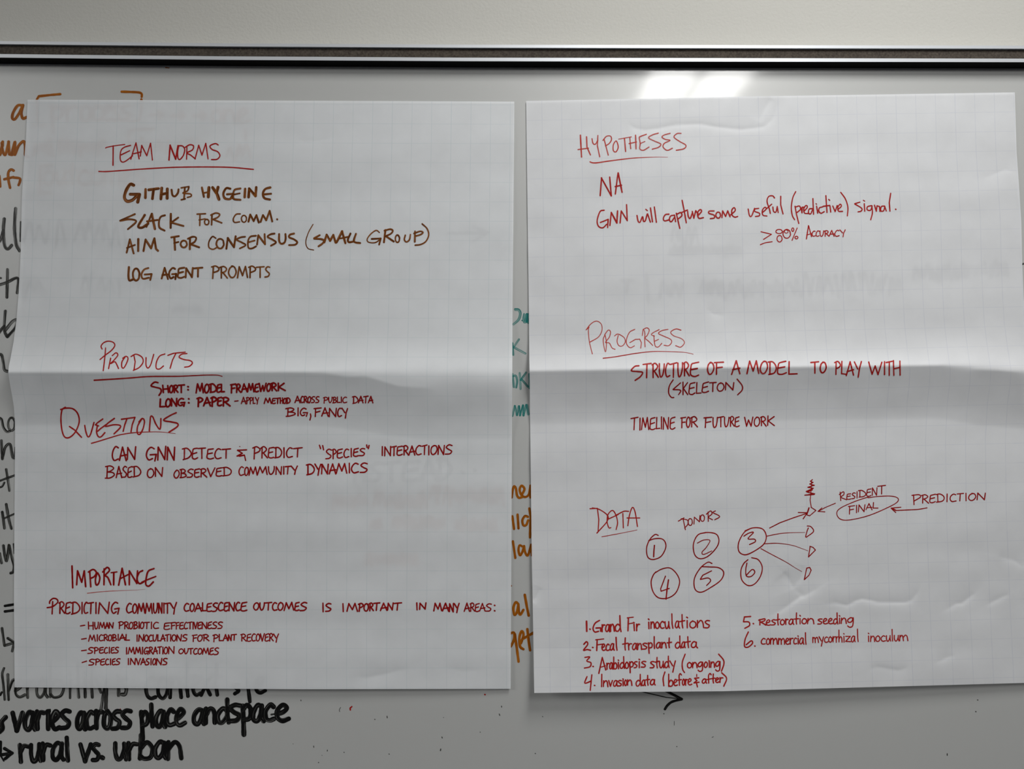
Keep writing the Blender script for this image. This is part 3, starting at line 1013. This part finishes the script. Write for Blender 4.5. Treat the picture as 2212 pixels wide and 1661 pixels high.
right('written_line', 'red word (SKELETON) in brackets', 'deep_red', (FL, 11, '''
~ 816,562 784,615 778,675 800,712 822,714
- 880,588 816,644
~ 818,646 870,648 882,660 864,688
W KELETON 894 950 1014 1064 1132 1196 1264 1352 | 584 692 586 646
~ 1370,556 1412,610 1412,650 1374,690'''))
right('written_line', 'red line TIMELINE FOR FUTURE WORK', 'deep_red', (FL, 11, '''
W TIMELINE 450 518 544 612 670 706 728 786 840 | 892 996 884 982
W FOR 884 930 968 1034 | 886 978 880 966
W FUTURE 1084 1158 1206 1258 1306 1348 1394 | 886 976 880 962
W WORK 1434 1514 1572 1626 1700 | 888 964 872 954'''))
right('heading', 'red heading DATA', 'red', (FN, 10, '''
- 58,275 122,272
- 122,272 134,370 128,475
~ 78,268 140,282 208,332 205,385 118,485
~ 238,438 222,440 206,390 214,325 252,290 282,330 296,395 284,455
- 222,362 302,325
~ 285,330 350,298 392,298
- 342,316 346,440
~ 385,422 398,335 424,264 448,305 468,428
- 378,355 488,355'''))
right('underline', 'thin red line under DATA', 'red', (FN, 7, '<0.4 - 160,518 310,490 465,459'))
right('written_line', 'small slanting red word DONORS', 'deep_red', (FN, 9, '''
- 822,382 870,354
- 862,362 882,456
~ 846,362 900,374 904,408 876,442
c 924,390 18,30
- 956,408 960,348 1004,388 1008,334
c 1030,356 17,28
- 1078,304 1080,384
~ 1064,322 1100,294 1112,320 1082,348 1116,370
~ 1142,294 1120,308 1168,332 1176,348 1136,370'''))
CIRC = {
 '1': ('~ 648,506 620,498 576,540 548,610 556,690 602,714 670,688 710,620 710,570 680,536 620,534 566,550', '@12 - 615,592 610,640 608,690'),
 '2': ('~ 1060,480 990,502 952,580 962,670 1010,707 1080,684 1150,612 1172,550 1150,496 1080,480 1010,490', '@8 ~ 986,572 1040,546 1094,550 1062,610 1026,650 1040,670 1110,640'),
 '3': ('~ 1398,466 1470,440 1548,450 1581,510 1560,580 1480,640 1400,673 1346,645 1342,570 1388,482 1440,448', '~ 1388,512 1430,486 1470,480 1424,534 1478,538 1486,560 1436,585'),
 '4': ('~ 618,830 680,796 750,788 808,840 832,910 800,1000 730,1047 650,1044 602,990 586,910 604,850 628,820', '- 710,858 690,910 668,968 672,988 742,964\n@12 - 736,890 724,970 715,1056'),
 '5': ('~ 1112,748 1075,738 1010,790 960,880 966,970 1020,996 1110,950 1190,890 1213,825 1170,785 1090,778 1030,776', '- 1108,812 1032,850 1012,884\n~ 1012,886 1078,874 1100,898 1066,938'),
 '6': ('~ 1455,698 1512,716 1546,780 1530,860 1480,925 1422,938 1370,890 1362,810 1386,750 1422,716', '~ 1414,745 1404,800 1410,856 1450,860 1482,824 1460,800 1412,846'),
}
for k, (ring, num) in CIRC.items():
    right('circled_number', 'red number %s inside a drawn ring' % k, 'deep_red', (FN, 10, ring + '\n' + num))
right('drawn_arrow', 'red arrow pointing up to the tree', 'deep_red', (FN, 9, '''
- 1610,442 1700,396 1820,352 1935,314
- 1858,308 1936,310 1900,362'''))
right('drawn_arrow', 'short red arrow from RESIDENT to the tree', 'deep_red', (FN, 8, '''
- 2178,228 2090,265 2030,298
- 2062,268 2028,298 2088,302'''))
right('drawn_line', 'red line from circled 3 to the upper triangle', 'deep_red', (FN, 8, '<0.5 ~ 1585,512 1700,490 1800,482 1915,480'))
right('drawn_line', 'red line from circled 3 to the middle triangle', 'deep_red', (FN, 8, '<0.5 ~ 1560,578 1680,574 1800,590 1880,616 1940,638'))
right('drawn_line', 'red line from circled 3 to the lowest triangle', 'deep_red', (FN, 8, '<0.5 ~ 1535,620 1620,666 1750,735 1830,785 1888,818'))
right('drawn_tree', 'red scribbled tree on a triangle', 'deep_red', (FN, 8, '''
- 1972,40 1966,150 1960,200 1970,262
@9 - 1980,24 1962,38 1986,48 1956,62 1996,72 1940,90 1988,98 1926,126 1980,112 1934,132 2000,146 1914,158 1996,152
- 1950,268 1932,328 1956,336 2010,290 1968,262
@12 - 1950,268 1936,312'''))
right('drawn_triangle', 'red triangle, uppermost of three', 'deep_red', (FN, 9, '~ 1944,442 1930,480 1922,520 1940,512 1990,470 1966,430 1936,424'))
right('drawn_triangle', 'red triangle, middle of three', 'deep_red', (FN, 9, '- 1960,602 1946,692 2006,632 1984,608 1958,600'))
right('drawn_triangle', 'red triangle, lowest of three', 'deep_red', (FN, 9, '- 1930,790 1910,888 1950,850 1969,806 1956,782 1932,788'))
right('written_line', 'small slanting red word RESIDENT', 'deep_red', (FO, 9, '''
- 660,172 665,244
~ 652,192 688,168 692,192 668,216 716,238
W ESIDENT 714 758 796 818 886 934 986 1060 | 192 238 106 180'''))
right('written_line', 'red word FINAL', 'deep_red', (FO, 9, 'W FINAL 730 790 816 882 940 992 | 296 368 258 304'))
right('drawn_ring', 'red oval ring around FINAL', 'deep_red', (FO, 8, '~ 900,214 780,255 662,310 630,355 660,404 740,412 900,376 1060,310 1150,260 1158,224 1100,206 1000,208 900,220'))
right('drawn_arrow', 'red arrow pointing left from PREDICTION', 'deep_red', (FO, 9, '''
- 1410,308 1330,322 1146,330
- 1184,302 1100,310 1140,348
@12 - 1112,314 1142,330'''))
right('written_line', 'red word PREDICTION', 'deep_red', (FO, 10, '''
- 1294,196 1298,280
~ 1280,200 1340,194 1354,214 1296,250
W REDICTION 1364 1430 1490 1566 1606 1670 1730 1768 1840 1926 | 194 266 178 236'''))
right('written_line', 'red list line 1. Grand Fir inoculations', 'red', (FP, 13, '''
@16 - 68,128 70,214
. 98,196
~ 180,120 142,145 124,190 140,220 172,214
- 150,186 190,184 190,214
w rand 198 230 272 312 372 | 156 216 150 214 1.15
- 430,98 426,210
@10 - 420,98 472,92
@10 - 428,150 470,142
- 478,152 482,208
@10 - 474,136 482,140
w r 496 530 | 150 208 150 208
@12 w inoculations 592 622 660 702 744 790 832 874 920 956 1022 1088 1138 | 134 190 118 182 1.1'''))
right('written_line', 'red list line 2. Fecal transplant data', 'red', (FP, 13, '''
~ 45,326 68,304 78,328 42,378 72,372 102,378
. 122,354
- 160,286 156,380
@11 - 148,288 216,280
@11 - 156,332 206,325
w ecal 198 234 270 310 350 | 326 380 320 376 1.0
@12 w transplant 378 426 462 508 550 598 642 668 716 762 804 | 320 378 308 354 1.0
@12 w data 832 888 924 970 1030 | 306 358 302 354 1.0'''))
right('written_line', 'red list line 3. Arabidopsis study (ongoing)', 'red', (FP, 12, '''
~ 54,440 96,436 70,470 106,486 98,520 50,532
. 125,518
- 174,578 204,440 234,548
@10 - 186,526 230,512
w rabidopsis 240 266 298 334 354 400 436 478 510 540 586 | 488 542 472 524 0.9
w study 616 660 696 740 786 844 | 474 530 470 524 0.8
~ 920,412 896,480 898,540 914,570
w ongoing 936 982 1028 1082 1118 1140 1180 1232 | 484 530 474 522 0.5
~ 1210,412 1250,460 1254,500 1234,558'''))
right('written_line', 'red list line 4. Invasion data (before & after)', 'red', (FP, 12, '''
~ 72,606 52,658 70,660 106,644
- 114,590 100,724
. 138,682
- 200,586 198,692
w nvasion 212 258 298 340 374 394 420 466 | 640 692 634 680 0.5
w data 492 544 580 616 666 | 636 688 628 674 0.9
~ 745,566 730,620 736,684
w before 774 820 856 894 920 942 980 | 634 688 624 676 0.95
- 1038,616 1002,620 1022,640 996,660 1040,654
- 1018,660 1026,694
@9 - 1020,586 1020,604
w after 1064 1110 1148 1180 1216 1250 | 628 664 612 654 1.2
~ 1236,572 1278,620 1254,688'''))
right('written_line', 'red list line 5. Restoration seeding', 'red', (FQ, 12, '''
- 166,86 112,90 104,132
~ 104,132 150,134 156,164 116,188
. 190,148
- 246,112 246,158
~ 236,118 288,106 284,124 250,136
- 256,136 298,160
@11 w estoration 296 344 386 420 464 494 542 582 606 656 720 | 116 162 100 146 1.35
@11 w seeding 744 790 834 880 924 946 1000 1066 | 106 152 96 144 1.0'''))
right('written_line', 'red list line 6. commercial mycorrhizal inoculum', 'red', (FQ, 12, '''
~ 146,220 118,285 114,345 146,350 182,318 172,296 128,330
. 203,342
@11 w commercial 254 300 336 404 466 502 536 568 586 630 656 | 276 326 272 324 0.9
@10 w mycorrhizal 700 756 802 838 874 902 926 962 984 1034 1074 1114 | 266 310 252 304 1.1
@10 w inoculum 1172 1200 1244 1290 1336 1380 1404 1452 1530 | 254 302 246 294 1.1'''))

# ------------------------------------------------------------------ writing on the whiteboard itself (parts of it run on under the sheets)
FR, FT, FU, FV, FW = (0, 1440, 3.687), (0, 180, 4.15), (0, 560, 4.15), (0, 940, 4.15), (0, 1260, 4.15)
FX, FY, FZ, FAA, FBB, FCC = (1080, 640, 5.54), (1080, 1020, 8.3), (1080, 1230, 5.93), (1100, 1420, 3.687), (30, 200, 3.687), (540, 940, 3.88)
FS = (0, 1420, 3.387)
onboard('drawn_bracket', 'orange opening bracket above the sheet corner', 'orange', ((0, 80, 3.456), 18, '''
- 450,426 380,432 290,442 275,466 280,560 282,640
- 250,660 345,658'''))
onboard('drawn_bracket', 'orange closing bracket above TEAM NORMS', 'orange', ((0, 80, 3.456), 18, '''
~ 908,408 980,410 1040,414 1058,426 1058,446
- 1056,466 1056,560 1040,624 950,630'''))
onboard('ink_mark', 'small orange tick under the rail', 'orange', ((0, 80, 3.456), 7, '- 1236,228 1262,231'))
onboard('written_word', 'orange letter a beside the sheet corner', 'orange', (FT, 26, '''
~ 200,198 158,200 118,262 110,312 132,322 170,270 204,200
~ 206,196 192,268 205,314 238,304'''))
onboard('written_word', 'orange letters un cut off by the sheet', 'orange', (FT, 26, '''
~ -20,500 -16,600 0,640 24,524
- 24,524 22,560
~ 16,534 22,600 48,640 78,524
- 76,524 84,636 108,640
~ 106,630 134,524 130,640 166,560 210,520 226,560 226,640 250,660'''))
onboard('written_word', 'orange letters fi cut off by the sheet', 'orange', (FT, 24, '''
- -6,830 2,925
~ 122,782 98,772 74,802 76,870 90,936
- 38,860 120,840
~ 118,844 176,852 178,880 166,912'''))
onboard('written_word', 'tall black letters ull beside the sheet', 'grey_black', (FT, 30, '''
~ -20,1430 8,1400 30,1320
~ 38,1215 30,1320 40,1450 70,1484 104,1452
~ 140,1122 130,1300 146,1440 174,1500
@16 - 186,1242 182,1415'''))
onboard('written_word', 'black letters ti beside the sheet', 'grey_black', (FU, 28, '''
- 66,92 62,340
~ 0,228 60,208 130,172 160,172 162,215 154,300
@20 - -6,166 8,168'''))
onboard('written_word', 'black letter b beside the sheet', 'grey_black', (FU, 28, '''
~ 48,465 40,560 40,640 62,690
~ -10,660 20,620 38,600
~ 44,640 110,560 150,545 140,610 66,695'''))
onboard('written_word', 'black letter v at the left rim of the photo', 'grey_black', (FU, 26, '~ -10,850 16,860 30,930 40,990 66,1004'))
onboard('written_word', 'black letters no beside the sheet', 'grey_black', (FU, 22, '''
~ 0,1424 16,1440 30,1505 60,1545 90,1540
c 104,1478 30,58'''))
onboard('written_word', 'black letter n beside the sheet', 'grey_black', (FV, 26, '''
- 12,48 22,212
~ 22,200 50,105 88,82 104,150 114,198 134,205
@12 - 134,110 128,190'''))
onboard('written_word', 'black letter t beside the sheet', 'grey_black', (FV, 26, '''
- 56,308 84,495
@20 - -4,410 132,360
@20 ~ -6,468 20,458 38,425'''))
onboard('written_word', 'black letters it beside the sheet', 'grey_black', (FV, 26, '''
- 20,690 40,834
~ 56,620 76,740 102,836
@18 - 38,745 132,704'''))
onboard('written_word', 'black letters ly beside the sheet', 'grey_black', (FV, 26, '''
- -4,1060 14,1145
~ 30,990 44,1080 58,1128 72,1060 80,986
~ 82,990 102,1080 126,1170 118,1225 96,1236
@14 - 122,975 128,1060'''))
onboard('drawn_sign', 'black equals sign beside the sheet', 'black', (FV, 24, '''
- 44,1530 150,1513
- 44,1580 150,1566'''))
onboard('drawn_arrow', 'thin black hooked arrow pointing at the sheet', 'grey_black', (FW, 24, '''
- 18,402 40,558 126,532
- 70,492 128,530 108,608'''))
onboard('written_line', 'grey line vulnerability is context specific, mostly under the sheet', 'grey_black', (FR, 24, '''
@20 ~ 32,12 18,60 26,140 38,262
@20 - 2,225 14,205
@22 - 62,62 68,262
~ 70,190 95,120 112,104
w erability 112 205 285 385 520 600 650 705 760 860 | 110 244 100 240 1.0'''), (FR, 30, '''
- 848,180 842,330
w is 920 968 1014 | 95 226 95 222 0.5'''))
onboard('written_line', 'black words context spe cut off by the sheet', 'black', (FR, 30, '''
w context 1156 1250 1350 1455 1530 1600 1680 1770 | 90 258 70 218 0.8
~ 1905,140 1860,150 1900,190 1870,215
- 1970,120 1990,278
w e 2030 2120 | 90 210 90 210'''))
onboard('written_line', 'black line varies across place and space', 'black', (FR, 38, '''
~ 45,402 14,440 20,490 0,520
w varies 96 190 284 360 408 480 566 | 368 508 348 488 0.01
w across 608 684 756 822 892 966 1052 | 362 494 345 488
w place 1118 1188 1236 1322 1396 1480 | 362 484 338 462 0.45
w and 1536 1634 1724 1836 | 340 456 322 436 0.55'''), (FS, 36, '''
w space 1672 1768 1846 1934 2016 2122 | 350 470 346 460 0.5
@14 - 1985,418 2022,412
@14 - 362,385 366,382'''))
onboard('drawn_arrow', 'bold black hooked arrow before rural', 'black', (FR, 26, '''
- 4,600 2,690
- -6,704 92,690
- 36,652 98,688 40,734
@14 - -4,690 30,750'''))
onboard('written_line', 'black line rural vs. urban', 'black', (FR, 36, '''
w rural 148 240 330 410 512 566 | 622 756 604 742 0.3
w vs 636 734 796 | 618 752 616 748
. 814,724
w urban 910 1012 1104 1228 1330 1462 | 608 738 598 728 0.45'''))
onboard('written_word', 'teal letters Du in the gap between the sheets', 'teal', (FX, 30, '''
~ 182,158 225,164 244,210 222,280 160,336
~ 290,215 284,280 300,310 322,215
- 322,215 322,305 346,215 340,315
@14 . 264,290'''))
onboard('written_word', 'teal letter K in the gap between the sheets', 'teal', (FX, 24, '''
- 150,560 160,700
- 228,515 165,608 305,686'''))
onboard('written_word', 'teal letters OK in the gap between the sheets', 'teal', (FX, 26, '''
- 150,930 168,1085
~ 160,955 190,950 205,1010 195,1090
- 236,918 246,1108
- 312,912 250,1002
- 256,990 335,1080
- 350,930 352,1100'''))
onboard('written_word', 'teal letters wn in the gap between the sheets', 'teal', (FX, 26, '''
- 150,1430 178,1312 204,1420 226,1316
- 228,1316 240,1425 276,1305 282,1425 312,1300
@34 - 322,1305 338,1410'''))
onboard('written_word', 'orange letters re in the gap between the sheets', 'orange', (FY, 44, '''
~ 210,450 225,330 252,252 285,290 305,410 340,458 400,445
~ 400,390 440,300 388,240 352,310 380,400 445,445 515,400 548,240
- 545,240 545,450'''))
onboard('written_word', 'orange letters llg in the gap between the sheets', 'orange', (FY, 44, '''
- 222,790 252,1015
- 315,760 332,1005
~ 500,800 450,785 402,860 420,950 470,945 505,860
- 526,650 552,800 542,960 538,1170'''))
onboard('written_word', 'orange letters la in the gap between the sheets', 'orange', (FY, 44, '''
- 232,1238 275,1535
~ 400,1330 350,1310 332,1400 360,1490 400,1430 432,1325
~ 432,1325 450,1430 500,1490 560,1300
- 560,1300 572,1490'''))
onboard('written_word', 'orange letters al in the gap between the sheets', 'orange', (FZ, 34, '''
@14 . 146,210
~ 232,440 202,420 172,490 186,582 218,540 236,445
~ 236,445 240,540 262,578 300,518
- 318,325 345,480 368,590'''))
onboard('written_word', 'orange letters get in the gap between the sheets', 'orange', (FZ, 34, '''
~ 130,820 180,812 178,900 140,985
- 190,830 215,1000 238,1180
~ 268,945 302,840 278,790 250,870 258,985 300,1022
- 350,765 368,920 386,1035
- 300,885 430,810'''))
onboard('drawn_arrow', 'black arrow running out from under the sheet', 'black', (FAA, 20, '''
@8 - 1010,262 1250,318 1350,328
- 1240,262 1372,330
~ 1374,332 1300,352 1262,380 1240,412'''))
SPECKS = [((600, 1440, 3.687), 7, '''
- 184,266 185,272
@5 ~ 500,325 490,345 494,358
. 773,420
. 528,682
. 887,696
. 325,763
. 1612,522
@5 . 122,615
@5 . 352,706
@5 . 1320,405
- 870,394 872,408
- 286,632 287,642
- 1782,314 1783,322
- 1764,376 1768,388
- 1308,560 1310,568
@9 - 1298,656 1296,668
- 395,664 394,672'''), ((1100, 1420, 3.687), 7, '''
. 266,471
. 1232,448
. 1335,710
. 208,765
@4 - 1314,508 1314,540
@5 - 1616,636 1626,632'''), ((1580, 1500, 3.5), 8, '''
. 1862,42
. 1848,130
- 1632,448 1632,460'''), ((2112, 180, 3.32), 12, '- 322,1296 332,1292')]
for fr, wd, tx in SPECKS:
    for ln in tx.strip().splitlines():
        onboard('ink_speck', None, 'grey_black', (fr, wd, ln))
for fr, wd, ln in [((600, 1440, 3.687), 11, '- 578,345 576,330 590,318'), ((600, 1440, 3.687), 11, '. 1650,222'), ((0, 1440, 3.687), 8, '- 958,336 962,350')]:
    onboard('ink_speck', 'red speck', 'red', (fr, wd, ln))

# writing that only shows faintly through the paper
onboard('written_line', 'orange words process and one with three arrows, showing through the left sheet', 'orange', (FBB, 26, '''
w process 286 402 525 628 706 786 850 940 | 112 228 100 215 0.7
- 1086,182 1180,178
- 1150,148 1184,178 1150,208
- 1258,186 1356,182
- 1320,152 1358,182 1322,214
- 1432,188 1528,182
- 1494,150 1530,182 1496,212
w one 1572 1668 1772 1884 | 138 238 132 240'''))
onboard('drawn_bracket', 'faint orange bracket under the heading TEAM NORMS', 'orange', (FBB, 24, '- 912,390 918,305 1000,292 1106,290'))
for zz in ('z 150,390 740,490', 'z 900,380 1480,480', '- 1840,300 1848,370', 'z 1700,420 1880,530'):
    onboard('written_word', 'faint orange scrawl under the heading TEAM NORMS', 'orange', (FBB, 24, zz))
onboard('written_line', 'faint orange word outcomes under the left sheet', 'orange', (FBB, 24, '''
- 300,580 210,590 205,800 300,800
w outcomes 230 330 430 510 610 720 860 960 1060 | 620 730 620 730 0.6'''))
for zz in ('z 90,240 420,420', 'z 520,250 960,410', 'z 1080,240 1180,400'):
    onboard('written_word', 'faint black scrawl under the left sheet near SLACK', 'grey_black', ((30, 420, 3.88), 24, zz))
for zz in ('z 100,720 240,840', 'z 560,690 900,830', 'z 1000,700 1400,800', 'z 1320,930 1600,1000'):
    onboard('written_word', 'faint black scrawl under the left sheet below LOG AGENT PROMPTS', 'grey_black', ((30, 420, 3.88), 22, zz))
onboard('drawn_arrow', 'faint black arrow under the left sheet right of GROUP', 'grey_black', ((540, 420, 3.88), 26, '''
- 1660,325 1990,320
- 1880,270 1995,320 1860,400'''))
onboard('written_line', 'black capitals showing through the left sheet beside DYNAMICS', 'grey_black', (FCC, 34, '''
W NSTEAD 870 1000 1120 1270 1440 1570 1690 | 250 390 190 370'''))
for zz in ('. 1785,312', '. 1885,294'):
    onboard('ink_mark', 'faint dot under the left sheet', 'grey_black', (FCC, 30, zz))
for zz in ('z 690,510 980,600', 'z 1040,490 1480,600', 'z 1510,440 1680,560', 'z 1690,460 2120,560'):
    onboard('written_word', 'faint orange scrawl under the left sheet below DYNAMICS', 'orange', (FCC, 28, zz))
for zz in ('z 1010,710 1100,770', 'z 1200,690 1640,780', 'z 1720,710 2060,790', 'z 960,1000 1400,1080'):
    onboard('written_word', 'faint orange scrawl lower under the left sheet', 'orange', (FCC, 26, zz))
FGR = (1200, 440, 2.186)
for zz in ('z 540,120 680,190', 'z 540,200 880,240'):
    onboard('written_word', 'faint black scrawl under the right sheet below GNN', 'grey_black', (FGR, 14, zz))
onboard('drawn_arrow', 'faint black dash and bracket under the right sheet', 'grey_black', (FGR, 18, '''
- 310,362 365,362
- 338,365 336,420
- 430,330 436,460'''))
for zz in ('z 490,380 610,440', 'z 680,370 800,440', 'z 820,370 1080,430', 'z 1090,350 1340,430', 'z 1350,340 1640,410', 'z 1690,300 1900,360', 'z 1910,280 2140,340'):
    onboard('written_word', 'faint black scrawl under the right sheet below ACCURACY', 'grey_black', (FGR, 17, zz))
